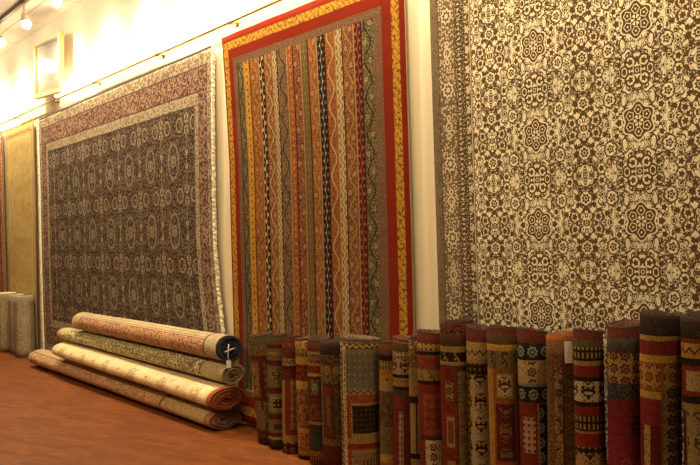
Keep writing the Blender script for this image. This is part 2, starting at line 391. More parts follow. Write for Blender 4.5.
# --- beige plain rug and the red one beyond it
def beige_rug_mat():
    M = Mat('tan_gold_wool'); W, Hh = 1.35, 2.9; M.paint(1, (.46, .33, .13)); n = M.noise(M.x, M.y, 9, 3.0); M.paint((n > .55) * .6, (.36, .25, .09))
    n = M.noise(M.x * 4.0, M.y, 12, 3.0); M.paint((n > .53) * .45, (.56, .43, .20))
    e = mn(mn(M.x, W - M.x), mn(M.y, Hh - M.y)); M.paint(fabs(e - .1) < .015, (.33, .22, .08)); M.paint(fabs(e - .16) < .008, (.58, .44, .22)); M.paint(e < .02, (.30, .19, .08))
    return M.finish(grain=.2, bump=.4)
o4, _ = hung_rug('hanging_rug', [(.1, -12.84), (3.1, -12.80)], [(.1, -11.52), (3.1, -11.42)], (3.10, 3.10), (.06, .06), 1.35, 2.9, [beige_rug_mat(), back_m], nx=40, nz=40, wave=.012, seed=21, scallop=.012)
tag(o4, 'plain tan gold wall rug, narrow, left of the big dark floral rug', 'rug', 'rugs hung on the wall')
def redrug():
    M = Mat('brick_red_wool'); W, Hh = 1.6, 2.9; x, y = M.x, M.y; M.paint(1, (.30, .10, .05)); d, r, g = M.voro(x, y, 30, .8); M.paint((d < .3) * (r > .4), (.55, .38, .2))
    M.paint((d < .3) * (r < .2), (.07, .05, .05)); e = mn(mn(x, W - x), mn(y, Hh - y)); M.paint(fabs(e - .07) < .03, (.5, .36, .2)); M.paint((fabs(e - .07) < .03) * (d < .35), (.2, .06, .04))
    M.paint(fabs(e - .2) < .02, (.08, .05, .05)); M.paint(e < .015, (.12, .04, .03)); return M.finish(grain=.2)
o5, _ = hung_rug('hanging_rug', [(.1, -14.6), (3.1, -14.6)], [(.1, -13.0), (3.1, -12.98)], (3.12, 3.12), (.06, .06), 1.6, 2.9, [redrug(), back_m], nx=30, nz=30, wave=.01, seed=31)
tag(o5, 'brick red patterned wall rug, only a sliver showing at the left edge', 'rug', 'rugs hung on the wall')

# ------------------------------------------------------------------ rolled rugs
def roll_mesh(L, rx, ry, mp, face, mats, t=.011, turns=None, start=2.6, seed=0, nseg=34, nv=12, rin=.014, mirror=False, gap=.0016, mid=None, telescope=.006):
    """spiral wound sheet. mp(a, b, w) maps cross-section a,b and length w to local space; UV u = angle from 'face', v = length"""
    rnd = random.Random(seed); bm = bmesh.new(); uvl = bm.loops.layers.uv.new('UVMap'); R = max(rx, ry)
    n = (1 - rin / R) / ((t + gap) / R); n = n if turns is None else min(n, turns); N = int(n * nseg); th0 = face + start
    ph = [rnd.random() * 6.3 for _ in range(8)]; rows_o = []; rows_i = []; us = []
    for k in range(N + 1):
        dth = k / nseg * 2 * PI; th = th0 - dth; rad = 1 - (t + gap) / R * (k / nseg)
        rad = rad * (1 + .014 * math.sin(3 * th + ph[0]) + .01 * math.sin(5 * th + ph[1]))
        thick = t / R * (1 - .65 * max(0, 1 - k / 5))
        ro = []; ri = []
        zt = telescope * math.sin(th * 1.0 + ph[2]) + telescope * .5 * math.sin(th * .37 + ph[3]) - .003 * (k / nseg) * rnd.random()
        for j in range(nv + 1):
            s = j / nv; w = s * L + zt * (1 if s > .9 else (-1 if s < .1 else 0)) * (0.9)
            if s <= .1: w = max(w, 0.0 if not mirror else w)
            bul = 1 + .012 * math.sin(s * 9 + ph[4]) + .008 * math.sin(s * 21 + ph[5] + 2 * th)
            edge = 1 - .02 * (1 if j in (0, nv) else 0)
            for lst, q in ((ro, rad), (ri, rad - thick)):
                e_ = q * bul * edge
                lst.append(bm.verts.new(mp(math.cos(th) * e_ * rx, math.sin(th) * e_ * ry, w)))
        rows_o.append(ro); rows_i.append(ri); us.append(start - dth)
    def quad(a, b, c, d, uv, mi):
        try: fc = bm.faces.new((a, b, c, d))
        except ValueError: return
        fc.material_index = mi
        for lp, q in zip(fc.loops, uv): lp[uvl].uv = q
    for k in range(N):
        for j in range(nv):
            uv = ((us[k], j / nv * L), (us[k + 1], j / nv * L), (us[k + 1], (j + 1) / nv * L), (us[k], (j + 1) / nv * L))
            quad(rows_o[k][j], rows_o[k + 1][j], rows_o[k + 1][j + 1], rows_o[k][j + 1], uv, 0)
            quad(rows_i[k][j], rows_i[k][j + 1], rows_i[k + 1][j + 1], rows_i[k + 1][j], (uv[0], uv[3], uv[2], uv[1]), 1)
        for j in (0, nv):
            quad(rows_o[k][j], rows_i[k][j], rows_i[k + 1][j], rows_o[k + 1][j], ((0, 0),) * 4, 1)
    for k in (0, N):
        for j in range(nv): quad(rows_o[k][j], rows_o[k][j + 1], rows_i[k][j + 1], rows_i[k][j], ((us[k], 0),) * 4, 1)
    return bm

# standing rolls: base X, top X, base y, radius, height, pixels per metre used only to lay out the bands
SR = [(-5.290,-5.425,-0.228,0.089,0.765,138.5),(-5.119,-5.163,-0.250,0.080,0.789,142.0),(-4.953,-4.969,-0.245,0.081,0.789,145.1),(-4.759,-4.804,-0.242,0.080,0.796,149.1),
(-4.587,-4.630,-0.256,0.087,0.810,153.0),(-4.384,-4.427,-0.262,0.108,0.811,157.7),(-4.138,-4.173,-0.264,0.131,0.817,163.7),(-3.938,-3.952,-0.211,0.070,0.834,167.9),
(-3.786,-3.790,-0.224,0.079,0.854,172.3),(-3.647,-3.663,-0.252,0.048,0.906,176.9),(-3.490,-3.527,-0.257,0.085,0.925,181.7),(-3.306,-3.331,-0.248,0.096,0.988,187.4),
(-3.131,-3.155,-0.254,0.075,0.976,193.6),(-2.950,-2.980,-0.255,0.096,1.002,200.2),(-2.769,-2.797,-0.253,0.079,1.002,207.2),(-2.600,-2.610,-0.249,0.086,0.986,214.2),
(-2.429,-2.449,-0.279,0.073,1.012,222.9),(-2.272,-2.270,-0.248,0.084,1.058,229.3),(-2.097,-2.087,-0.257,0.088,1.119,238.7),(-1.899,-1.917,-0.249,0.078,1.121,249.5),(-1.725,-1.745,-0.251,0.090,1.139,260.2)]
# designs: band = ('b', top, bottom, colour[, motif, motif colour]); panel = ('r', left, right, top, bottom, ...): centimetres from the top, left/right in cm from the left silhouette
# B(y0,y1) use units of cm below the rim
def des(i):
    q = {
    0: (OLIVE, [('b', 0, 7, GREEN), ('b', 7, 14, OLIVE, 'fine', DRED), ('b', 14, 18, DRED), ('r', 0, 4, 18, 52, OCH, 'floral', DRED), ('r', 5, 9, 18, 52, DRED), ('r', 9, 19, 18, 50, OLIVE, 'petals', DBRN), ('b', 43, 46, DRED), ('r', 0, 5, 46, 66, OLIVE, 'fine', RED), ('r', 7, 18, 46, 66, GREEN, 'fine', OCH), ('b', 66, 69, DRED), ('b', 69, 80, BRN, 'fine', OLIVE)]),
    1: (OLIVE, [('b', 0, 6, GREEN, 'fine', BRN), ('b', 6, 9, DRED), ('b', 11, 14, OCH, 'key', DRED), ('b', 17, 21, DRED), ('r', 2, 13, 22, 34, OLIVE), ('r', 4, 11, 25, 31, BRN, 'fine', OCH), ('b', 36, 40, DRED), ('r', 2, 13, 41, 53, (.30, .24, .09)), ('r', 4, 11, 44, 50, DBRN, 'dots', OCH), ('b', 54, 58, DRED), ('r', 2, 13, 59, 67, OLIVE), ('r', 4, 11, 61, 65, BRN), ('b', 67, 70, DRED), ('b', 70, 72, OCH), ('b', 72, 82, GREEN, 'fine', BRN)]),
    2: (RED, [('b', 0, 4, DRED, 'fine', BRN), ('b', 4, 14, (.20, .06, .03), 'fine', DRED), ('b', 14, 19, OCH, 'zig', DRED), ('b', 19, 21, DBRN), ('b', 21, 29, DRED, 'dots', BRN), ('r', 0, 2.2, 29, 66, OCH), ('r', 6.5, 14, 28, 62, OCH, 'petals', RED), ('r', 14, 17, 29, 62, GREEN), ('b', 66, 71, OCH, 'stars', RED), ('b', 71, 82, DRED, 'rosette', (.4, .3, .2))]),
    3: (RUST, [('b', 0, 8, OCH, 'fine', DRED), ('b', 8, 12, (.35, .22, .06), 'key', BRN), ('b', 12, 17, GOLD), ('b', 17, 28, DRED, 'fine', RUST), ('b', 28, 33, GOLD), ('r', 0, 15, 33, 59, OCH, 'floral', RED), ('b', 59, 62, GOLD), ('b', 62, 74, (.38, .08, .03), 'fine', GOLD), ('b', 74, 77, GOLD), ('b', 77, 80, DRED)]),
    4: (DRED, [('b', 0, 5, BRN), ('b', 8, 10, OCH), ('b', 10, 15, DRED, 'floral', OCH), ('b', 15, 17, OCH, 'dots', BRN), ('b', 17, 22, RED), ('b', 22, 24, GOLD), ('r', 1, 9, 25, 37, BRN), ('r', 2, 8, 26, 36, GREEN, 'fine', OCH), ('r', 3, 7, 29, 33, (.3, .3, .15)), ('b', 38, 40, RED), ('r', 1, 10, 41, 52, BRN, 'floral', RUST), ('b', 53, 55, OCH), ('r', 2, 9, 58, 70, (.04, .07, .04)), ('b', 72, 75, OCH, 'zig', BRN), ('b', 75, 81, RED, 'key', OCH)]),
    5: (BRN, [('b', 0, 8, DBRN), ('b', 8, 14, BRN, 'fine', OLIVE), ('b', 14, 21, (.18, .09, .03), 'rosette', OCH), ('b', 21, 26, OLIVE, 'fine', DBRN), ('r', 0, 1.2, 26, 70, OLIVE), ('r', 2, 7, 28, 58, RED, 'fine', BRN), ('r', 3.4, 5.4, 34, 52, OLIVE), ('r', 9, 20, 28, 60, (.12, .05, .02), 'floral', OLIVE), ('b', 60, 64, OLIVE, 'zig', RED), ('b', 64, 81, DRED, 'rosette', BRN)]),
    6: ((.22, .165, .105), [('b', 0, 2, OLIVE, 'fine', BRN), ('b', 2, 6, BRN, 'zig', OCH), ('b', 6, 30, (.19, .15, .10), 'stars', OCH), ('b', 30, 33, OCH, 'zig', BRN), ('r', 4, 30, 33, 85, RUST, 'fine', RED), ('r', 6.8, 30, 38, 60, OCH), ('r', 7.5, 30, 39.5, 56, DBRN, 'dots', BRN),
          ('b', 59, 62, OCH), ('b', 62, 65, RED), ('r', 6.8, 30, 66, 84, OCH, 'zig', BRN), ('r', 7.5, 30, 67, 82.5, (.20, .16, .11), 'fine', OCH), ('r', 12, 22, 70, 79, RUST, 'key', OCH), ('r', 13.5, 20.5, 72, 77, BRN, 'key', OCH), ('r', 2.0, 4.2, 5, 34, CREAM, 'key', RED), ('r', 2.0, 4.2, 34, 85, CREAM, 'fine', RUST), ('r', 0, 2, 0, 85, BRN, 'key', CREAM)]),
    7: (OCH, [('b', 0, 7, BRN, 'fine', RED), ('b', 7, 10, DBRN), ('b', 10, 16, OCH, 'key', BRN), ('b', 16, 22, RUST, 'floral', GOLD), ('b', 22, 28, (.46, .30, .09)), ('b', 28, 49, (.25, .12, .05), 'floral', GREEN), ('b', 49, 65, OLIVE, 'vine', OCH), ('b', 65, 70, GOLD), ('b', 70, 84, RUST, 'floral', OCH)]),
    8: (RED, [('b', 0, 2, RUST), ('b', 2, 7, BRN), ('b', 7, 11, (.45, .32, .16), 'key', BRN), ('b', 11, 20, (.50, .36, .18), 'figure', DRED), ('b', 20, 22, DBRN), ('b', 22, 27, OCH, 'dots', RUST), ('b', 27, 29, DBRN), ('b', 29, 33, GREEN), ('b', 33, 38, RED), ('r', 3, 7.4, 40, 86, BRN), ('r', 3.6, 6.8, 41, 85, (.42, .32, .20), 'key', RED)]),
    9: (OCH, [('b', 0, 5, BRN, 'fine', OCH), ('b', 5, 18, (.38, .24, .07), 'floral', BRN), ('b', 34, 38, DBRN), ('r', 1, 4.5, 40, 66, (.48, .33, .12)), ('r', 0, 1, 38, 90, BRN), ('r', 4.5, 5.4, 38, 66, DBRN), ('b', 66, 69, DBRN), ('b', 75, 90, (.40, .27, .09), 'fine', BRN)]),
    10: (RED, [('b', 0, 6, DRED, 'fine', BRN), ('b', 6, 10, OCH, 'dots', BRN), ('b', 10, 12, DBRN), ('b', 12, 20, (.28, .04, .03), 'floral', RUST), ('b', 20, 26, OCH, 'vine', BRN), ('b', 26, 28, DBRN), ('r', 3, 14, 33, 55, (.35, .08, .035)), ('r', 4.5, 12.5, 36, 52, (.22, .04, .025), 'petals', RUST), ('b', 56, 58, BRN), ('r', 3.5, 13, 58, 76, CREAM), ('r', 4.5, 12, 60, 74, CREAM, 'petals', DRED), ('r', 3, 14, 80, 92, (.38, .10, .04)), ('r', 4.5, 12.5, 82, 92, RED, 'petals', OCH)]),
    11: (BRN, [('b', 0, 6, DBRN, 'fine', RED), ('b', 6, 10, (.12, .04, .02)), ('b', 13, 16, OCH), ('b', 16, 21, DBRN, 'vine', OCH), ('b', 21, 23, OCH), ('r', 0, 9, 24, 99, RED, 'fine', DRED), ('r', 10, 20, 26, 99, (.19, .11, .04), 'floral', OCH), ('r', 3, 7, 31, 42, OCH, 'petals', BRN), ('r', 3, 7.5, 50, 66, OCH), ('r', 3.7, 6.8, 52, 64, OLIVE, 'lattice', RED), ('r', 3, 7.5, 73, 90, OCH), ('r', 3.7, 6.8, 75, 88, GREEN, 'lattice', OCH)]),
    12: (CREAM, [('b', 0, 7, DRED, 'fine', BRN), ('b', 7, 9, OCH), ('b', 9, 16, (.48, .32, .12), 'zig', BRN), ('b', 16, 18, OCH), ('b', 18, 24, DBRN, 'dots', OLIVE), ('b', 24, 99, (.50, .37, .17), 'figure', DBRN), ('b', 38, 40, (.50, .37, .17), 'dots', RED), ('b', 46.5, 48.5, (.50, .37, .17), 'dots', RED), ('b', 70, 72.5, (.50, .37, .17), 'dots', RED), ('r', 0, 1.6, 24, 99, DBRN, 'key', OCH), ('r', 12.6, 15, 24, 99, DBRN, 'key', OCH)]),
    13: (RUST, [('b', 0, 3, DRED), ('b', 3, 8, (.10, .05, .02)), ('b', 8, 11, GOLD), ('b', 11, 20, OLIVE, 'vine', DBRN), ('r', 0, 3, 20, 99, (.50, .24, .05)), ('r', 15, 20, 20, 99, (.30, .13, .04), 'fine', OLIVE), ('r', 4.5, 14, 22, 34, OCH), ('r', 5.5, 13, 23, 33, CREAM, 'figure', DRED), ('r', 4, 14.4, 37, 65, DRED), ('r', 5, 13.4, 39, 63, DRED, 'figure', OLIVE), ('r', 4.5, 14, 68, 83, OCH), ('r', 5.5, 13, 69, 82, CREAM, 'figure', GREEN), ('r', 4, 14.4, 86, 99, DRED, 'floral', RUST)]),
    14: (RED, [('b', 0, 6, DRED, 'fine', BRN), ('b', 6, 14, NAVY, 'rosette', (.35, .32, .25)), ('b', 14, 25, (.58, .40, .15)), ('r', 4, 11, 14.5, 24.5, (.58, .40, .15), 'petals', BRN), ('b', 25, 26.5, (.32, .27, .18)), ('b', 26.5, 34, NAVY, 'rosette', (.35, .32, .25)), ('r', 0, 9.5, 35, 99, RED), ('r', 2, 8.4, 41, 58, (.50, .33, .18), 'dots', RED), ('r', 1.5, 8.6, 66, 99, CREAM), ('r', 2.5, 8, 68, 92, CREAM, 'dots', RED), ('r', 9.5, 10.5, 35, 99, OCH), ('r', 10.5, 20, 35, 99, NAVY, 'rosette', (.30, .28, .22))]),
    15: ((.17, .08, .03), [('b', 0, 1.8, RUST), ('b', 1.8, 14, (.20, .07, .03), 'fine', OLIVE), ('r', 0, 3, 14, 99, (.20, .12, .05), 'fine', DRED), ('r', 4, 8, 14, 99, BRN, 'floral', OCH), ('r', 8, 9, 10, 99, DRED), ('r', 9, 17, 10, 99, (.15, .09, .035), 'petals', (.34, .16, .05)), ('b', 96, 99, DRED)]),
    16: ((.45, .27, .09), [('b', 0, 4, DRED, 'fine', BRN), ('b', 4, 7, GREEN), ('b', 7, 13, DBRN, 'key', OCH), ('b', 13, 15, OCH), ('b', 15, 20, (.27, .03, .02)), ('b', 20, 22, DBRN), ('b', 22, 31, CREAM, 'figure', NAVY), ('b', 31, 33, DBRN), ('b', 33, 37, (.27, .03, .02)), ('b', 37, 44, DBRN, 'key', OCH), ('b', 44, 45, OCH), ('b', 45, 51, (.27, .03, .02)), ('b', 51, 54, DBRN, 'dots', OCH), ('b', 54, 100, (.47, .28, .09), 'figure', DBRN), ('r', 2, 12, 60, 66, (.47, .28, .09), 'petals', DRED), ('r', 2, 12, 84, 90, (.47, .28, .09), 'petals', DRED)]),
    17: ((.27, .03, .035), [('b', 0, 5, DRED, 'key', BRN), ('b', 5, 12, BLUE, 'fine', BRN), ('b', 12, 25, (.45, .30, .10), 'petals', DRED), ('b', 25, 32, (.10, .09, .07), 'fine', NAVY), ('r', 11, 14.5, 38, 48, (.20, .03, .03), 'figure', NAVY), ('r', 0, 3.0, 64, 90, (.55, .38, .13)), ('r', 0.5, 2.2, 69, 85, (.50, .32, .10), 'fine', RUST), ('r', 3.5, 17, 55, 92, (.27, .03, .035), 'rosette', (.34, .08, .05))]),
    18: (DRED, [('b', 0, 9, DBRN), ('b', 9, 11, OCH), ('b', 11, 17, RED), ('b', 17, 20, GOLD), ('b', 20, 32, (.42, .26, .07), 'petals', RED), ('b', 32, 35, GOLD), ('b', 35, 46, (.28, .03, .03)), ('r', 1.5, 4.2, 46, 112, (.48, .30, .09), 'fine', RUST), ('r', 4.2, 9, 46, 112, DRED), ('r', 9, 10, 22, 112, OLIVE), ('r', 10, 17, 30, 112, (.30, .19, .07), 'petals', DBRN)]),
    19: ((.33, .22, .09), [('b', 0, 9, DBRN), ('b', 9, 11, RED), ('b', 11, 17, GOLD, 'zig', DRED), ('b', 17, 20, DBRN), ('b', 20, 32, RED), ('r', 2, 9, 22, 30, (.50, .33, .12)), ('b', 32, 35, DBRN), ('b', 35, 38, OCH), ('r', 2, 16, 38, 112, (.40, .28, .12), 'figure', (.10, .08, .04)), ('r', 0, 1.6, 38, 112, DRED)]),
    20: (RED, [('b', 0, 8, DBRN), ('b', 12, 16, OCH, 'zig', BRN), ('b', 16, 30, RED, 'floral', OCH), ('b', 30, 34, DBRN), ('b', 34, 114, (.30, .10, .04), 'floral', GOLD)]),
    }; return q[i]
LAB = ['olive and dark red rolled rug standing first at the left end of the row', 'slim olive green standing rolled rug with boxed squares between dark red bands', 'red standing rolled rug with a column of flowers on ochre down its side',
 'orange rust standing rolled rug ringed by bright gold bands', 'dark red standing rolled rug with a small dark green square low on it', 'wide dark brown standing rolled rug with red panel and olive flowers',
 'wide grey standing rolled rug with black box in a rust frame and cream edge', 'ochre and brown banded standing rolled rug, right of the wide grey one', 'red standing rolled rug with a narrow ticked cream panel and green band', 'very thin ochre standing rolled rug squeezed between two red ones',
 'red standing rolled rug with cream square of dark petals', 'dark brown and red standing rolled rug rising above its left neighbour, small ochre squares', 'cream standing rolled rug with dark figures below a navy dotted band', 'orange standing rolled rug with square cream panels and a dark red centre panel',
 'red standing rolled rug with navy flowered bands around a yellow band', 'brown standing rolled rug with fine florals and a white tag hanging at its rim', 'standing rolled rug with crimson rings and a cream band of small dark animals', 'plain crimson standing rolled rug with blue grey bands near its top',
 'tallest dark red standing rolled rug with gold lined flower band', 'standing rolled rug with large dark flowers on tan, next to the photo edge', 'dark rimmed red standing rolled rug cut by the right edge of the photo']
edge_cols = [(.16, .07, .04), (.12, .08, .04), (.22, .08, .05), (.30, .15, .06), (.16, .06, .04), (.10, .05, .03), (.42, .30, .16), (.20, .10, .05), (.32, .09, .05), (.18, .10, .05), (.20, .07, .05), (.10, .05, .03), (.16, .05, .04), (.20, .05, .04), (.22, .06, .05), (.45, .18, .06), (.28, .06, .05), (.20, .06, .04), (.10, .05, .03), (.11, .05, .03), (.11, .05, .03)]
def roll_mat(name, base, layers, r, L):
    M = Mat(name); M.tone = .57; M.paint(1, base); p = M.x * r; t = (L - M.y)       # metres below the rim
    for ly in layers:
        if ly[0] == 'b':
            _, a, b, col = ly[:4]; rest = ly[4:]; a /= 100; b /= 100; mk = fabs(t - (a + b) / 2) < (b - a) / 2; c0 = 0.0; c1 = (a + b) / 2
        else:
            _, l, rt, a, b, col = ly[:6]; rest = ly[6:]; a /= 100; b /= 100
            s0 = max(-1, min(1, l / 100 / r - 1)); s1 = max(-1, min(1, rt / 100 / r - 1)); u0 = math.asin(s0); u1 = math.asin(s1)
            if l <= 0: u0 = -2.2
            if rt / 100 >= 2 * r * .95: u1 = 2.2
            if u1 - u0 < .02: continue
            mk = (fabs(t - (a + b) / 2) < (b - a) / 2) * (fabs(M.x - (u0 + u1) / 2) < (u1 - u0) / 2); c0 = (u0 + u1) / 2 * r; c1 = (a + b) / 2
            if u1 - u0 > 2.2: c0 = 0.0
        M.paint(mk, col)
        if rest:
            key = None
            if rest[0] in ('rosette', 'petals', 'figure', 'vine', 'zig'): key = (round(c0, 2), round(c1, 2))
            mm = motif(M, rest[0], p - c0 if key else p, t - c1 if key else t, key); M.paint(mk * mm, rest[1])
    if base != (.17, .08, .03): M.paint(t < .014, (.07, .03, .018))
    d, r_, g = M.voro(p, t, 85, .95); M.paint((d < .4) * (r_ > .55) * .4, DBRN); M.paint((d < .35) * (r_ < .14) * .15, OCH)
    return M.finish(grain=.3, bump=.4, gx=p, gy=M.y)
GRP = 'rolled rugs standing in a row against the wall'
rolls = []
RISE = {6: 0.037, 8: 0.02, 10: 0.012, 11: 0.024, 12: 0.012, 15: 0.015, 16: 0.014, 17: 0.008, 18: 0.008, 19: 0.008}
for i, (xb, xt, y, r, L, ppm) in enumerate(SR):
    L += RISE.get(i, 0)
    base, layers = des(i); face = math.atan2(-DIST - y, -xb); ec = edge_cols[i]
    ml = roll_mat('rolled_wool_%s' % 'abcdefghijklmnopqrstu'[i], base, layers, r, L)
    em = plain('rug_edge_%s' % 'abcdefghijklmnopqrstu'[i], mul(ec, .42), .95, grain=.5, scale=90)
    dx = xt - xb
    rnd = random.Random(100 + i)
    sq = .97 + .03 * rnd.random()
    bm = roll_mesh(L, r, r * sq, lambda a, b, w, dx=dx, L=L: Vector((a + dx * w / L, b + .03 * w / L, w)), face, [ml, em], t=.009, gap=.0028, telescope=.011, start=PI + rnd.uniform(-.9, .9) if i not in (6,) else 2.2, seed=40 + i, rin=.02 + .01 * rnd.random(), nv=10, nseg=30)
    o = link('rolled_rug', bm, [ml, em], loc=(xb, y, .001)); tag(o, LAB[i], 'rug', GRP); rolls.append(o)
# white paper tag on the sixteenth roll
white_m = plain('white_card', (.75, .70, .58), .8)
def label_tag(parent, loc, w, h, rz):
    bm = bmesh.new(); bx(bm, -w / 2, w / 2, -.001, .001, -h, 0); bmesh.ops.rotate(bm, verts=bm.verts, cent=(0, 0, 0), matrix=Matrix.Rotation(rz, 3, 'Z'))
    return tag(link('paper_tag', bm, white_m, parent, loc, smooth=False), 'white paper tag')
xb, xt, y, r, L, _ = SR[15]; L += .015; fa = math.atan2(-DIST - y, -xb)
label_tag(rolls[15], (xt - xb + math.cos(fa + .25) * (r + .005), .03 + math.sin(fa + .25) * (r + .005), L - .03), .035, .10, fa + .25 + PI / 2)

# ------------------------------------------------------------------ lying rolls
def lying_mat(name, kind):
    M = Mat(name); b = M.x; x = M.y; p = b * .13
    d, r, g = M.voro(p, x, 45, .85); n = M.noise(p, x, 17, 1.5); n2 = M.noise(p, x, 34, 1.0)
    if kind == 'tan':         # bottom roll: brown-red floral front, beige border on top
        M.paint(1, (.50, .38, .20)); fr = b < .95; M.paint(fr, (.42, .20, .10)); M.paint(fr * (n > .5), (.50, .33, .16)); M.paint(fr * (d < .38) * (r > .4), (.62, .46, .26)); M.paint(fr * (d < .3) * (r < .25), (.22, .09, .05))
        M.paint(fabs(b - .95) < .06, (.24, .15, .08)); M.paint(fabs(b - 1.5) < .04, (.36, .24, .12)); M.paint((b > 1.0) * (n2 > .57), (.40, .28, .14))
        M.paint(x > 3.75, (.52, .38, .19)); M.paint((x > 3.75) * (d < .4) * (r > .5), (.34, .2, .1)); M.paint(fabs(x - 3.75) < .02, (.2, .1, .05)); M.paint(x > 4.54, (.34, .17, .08))
    elif kind == 'cream':
        M.paint(1, (.74, .60, .36)); M.paint((n > .54) * .35, (.62, .48, .27)); M.paint((n2 > .62) * .5, (.55, .38, .2))
        tt = wrap(x, .62, .3); q = hypot(p - .03, tt); M.paint((q < .085) * (n2 > .47), (.52, .38, .19)); M.paint((q < .06) * (d < .3), (.45, .28, .14))
        for ox, op_, pr_, cl in ((.62, .05, .62, (.50, .15, .07)), (.35, -.055, .83, (.52, .22, .11)), (.1, .10, .71, (.40, .30, .15))):
            tt = wrap(x, pr_, ox); pp = p - op_; q = hypot(pp, tt * .8); e_ = sin(atan2(pp, tt) * 5.0)
            M.paint((q < (e_ * .006 + .016)), cl); M.paint((q < .006), (.7, .55, .3)); M.paint((fabs(pp - tt * .6) < .003) * (q < .045), (.42, .34, .18))
        M.paint(x > 3.61, (.40, .12, .05)); M.paint(fabs(x - 3.60) < .01, (.6, .45, .25))
    elif kind == 'green':
        M.paint(1, (.78, .68, .40)); M.paint(mx(fabs(n - .5) < .04, (d < .33) * (r > .35)), (.17, .14, .06)); M.paint((n > .62), (.25, .21, .09)); M.paint((n2 > .6), (.36, .26, .12))
        M.paint(x > 3.45, (.50, .41, .22)); M.paint((x > 3.45) * (d < .35) * (r > .6), (.28, .22, .1)); M.paint(fabs(x - 3.45) < .012, (.2, .15, .07)); M.paint(x < .2, (.52, .43, .24)); 
    else:                     # top roll: red-brown flowers, beige guard above
        M.paint(1, (.50, .40, .25)); M.paint((b > .8) * (d < .35) * (r > .5), (.36, .26, .16))
        fr = b < .72; M.paint(fr, (.30, .12, .065)); M.paint(fr * (d < .42) * (r > .35), (.60, .42, .25)); M.paint(fr * (fabs(n - .5) < .035), (.52, .30, .16)); 
        for c_ in (.72, .9, 1.25): M.paint(fabs(b - c_) < .03, (.2, .12, .07))
        M.paint(b < -.75, (.48, .38, .24))
        M.paint(x > 3.08, (.48, .39, .24)); M.paint((x > 3.08) * (d < .35) * (r > .5), (.30, .2, .12)); M.paint(fabs(x - 3.08) < .015, (.18, .1, .07)); M.paint(x < .2, (.48, .36, .2)); M.paint(x > 3.285, NAVY)
    return M.finish(grain=.2, bump=.5, gx=p, gy=x)
LR = [  # x0, x1, yc0, yc1, zc0, zc1, ry, rz, kind, end colour, label
 (-10.50, -5.87, -.285, -.275, .092, .072, .152, .0, 'tan', (.20, .085, .04), 'long tan and rust floral rolled rug lying lowest in the pile, on the floor'),
 (-9.48, -5.82, -.31, -.272, .262, .232, .165, .0, 'cream', (.36, .10, .04), 'plain cream rolled rug with terracotta end lying second from the floor'),
 (-9.62, -5.81, -.25, -.222, .42, .416, .112, .0, 'green', (.36, .28, .14), 'olive and cream floral rolled rug lying below the top one of the pile'),
 (-9.13, -5.80, -.245, -.245, .600, .602, .112, .0, 'red', (.02, .022, .04), 'red brown floral rolled rug with navy end lying on top of the pile')]
zr = [(.100, .074), (.085, .095), (.072, .086), (.100, .107)]
zc = []; 
z0a = z0b = .002
for k, (a, b) in enumerate(zr):
    za = z0a + a; zb = z0b + b; zc.append((za, zb)); z0a = za + a; z0b = zb + b
    z0a += .003; z0b += .003
lying = []
for k, (x0, x1, y0, y1, _, _, ry, _, kind, ec, lab) in enumerate(LR):
    L = x1 - x0; za, zb = zc[k]; ra, rb = zr[k]; ml = lying_mat('lying_wool_' + kind, kind); em = plain('lying_edge_' + kind, ec, .95, grain=.6, scale=70)
    def mp(a, b, w, L=L, y0=y0, y1=y1, za=za, zb=zb, ra=ra, rb=rb):
        s = min(1, max(0, w / L)); return Vector((w, (y1 - y0) * s - a, (zb - za) * s + b * (ra + (rb - ra) * s)))
    # cross-section in units of the radii so the roll can be flattened
    bm = roll_mesh(L, 1.0, 1.0, lambda a, b, w, mp=mp, ry=ry: mp(a * ry, b, w), 0, [ml, em], t=.011 / ((ry + rb) / 2), gap=.002 / ((ry + rb) / 2), start=3.6, seed=70 + k, nv=26, nseg=44, rin=.16, mirror=True, telescope=.012)
    for v in bm.verts: v.co.z = max(v.co.z, -za + .001) if k == 0 else v.co.z
    o = link('rolled_rug', bm, [ml, em], loc=(x0, y0, za)); tag(o, lab, 'rug', 'rolled rugs lying in a pile'); lying.append(o)
# string and hanging tag on the navy end
o = lying[3]; Ln = LR[3][1] - LR[3][0]
bm = bmesh.new(); tube(bm, [(Ln + .012, -.02, .045), (Ln + .022, -.03, .01), (Ln + .02, -.035, -.03), (Ln + .024, -.03, -.075)], .004, 6); tube(bm, [(Ln + .012, .03, .01), (Ln + .022, -.01, .005), (Ln + .02, -.06, -.01)], .004, 6)
tag(link('string', bm, fringe_m, o), 'white string')
bm = bmesh.new(); bx(bm, Ln + .021, Ln + .023, -.05, -.012, -.135, -.075); tag(link('paper_tag', bm, white_m, o, smooth=False), 'white paper tag')
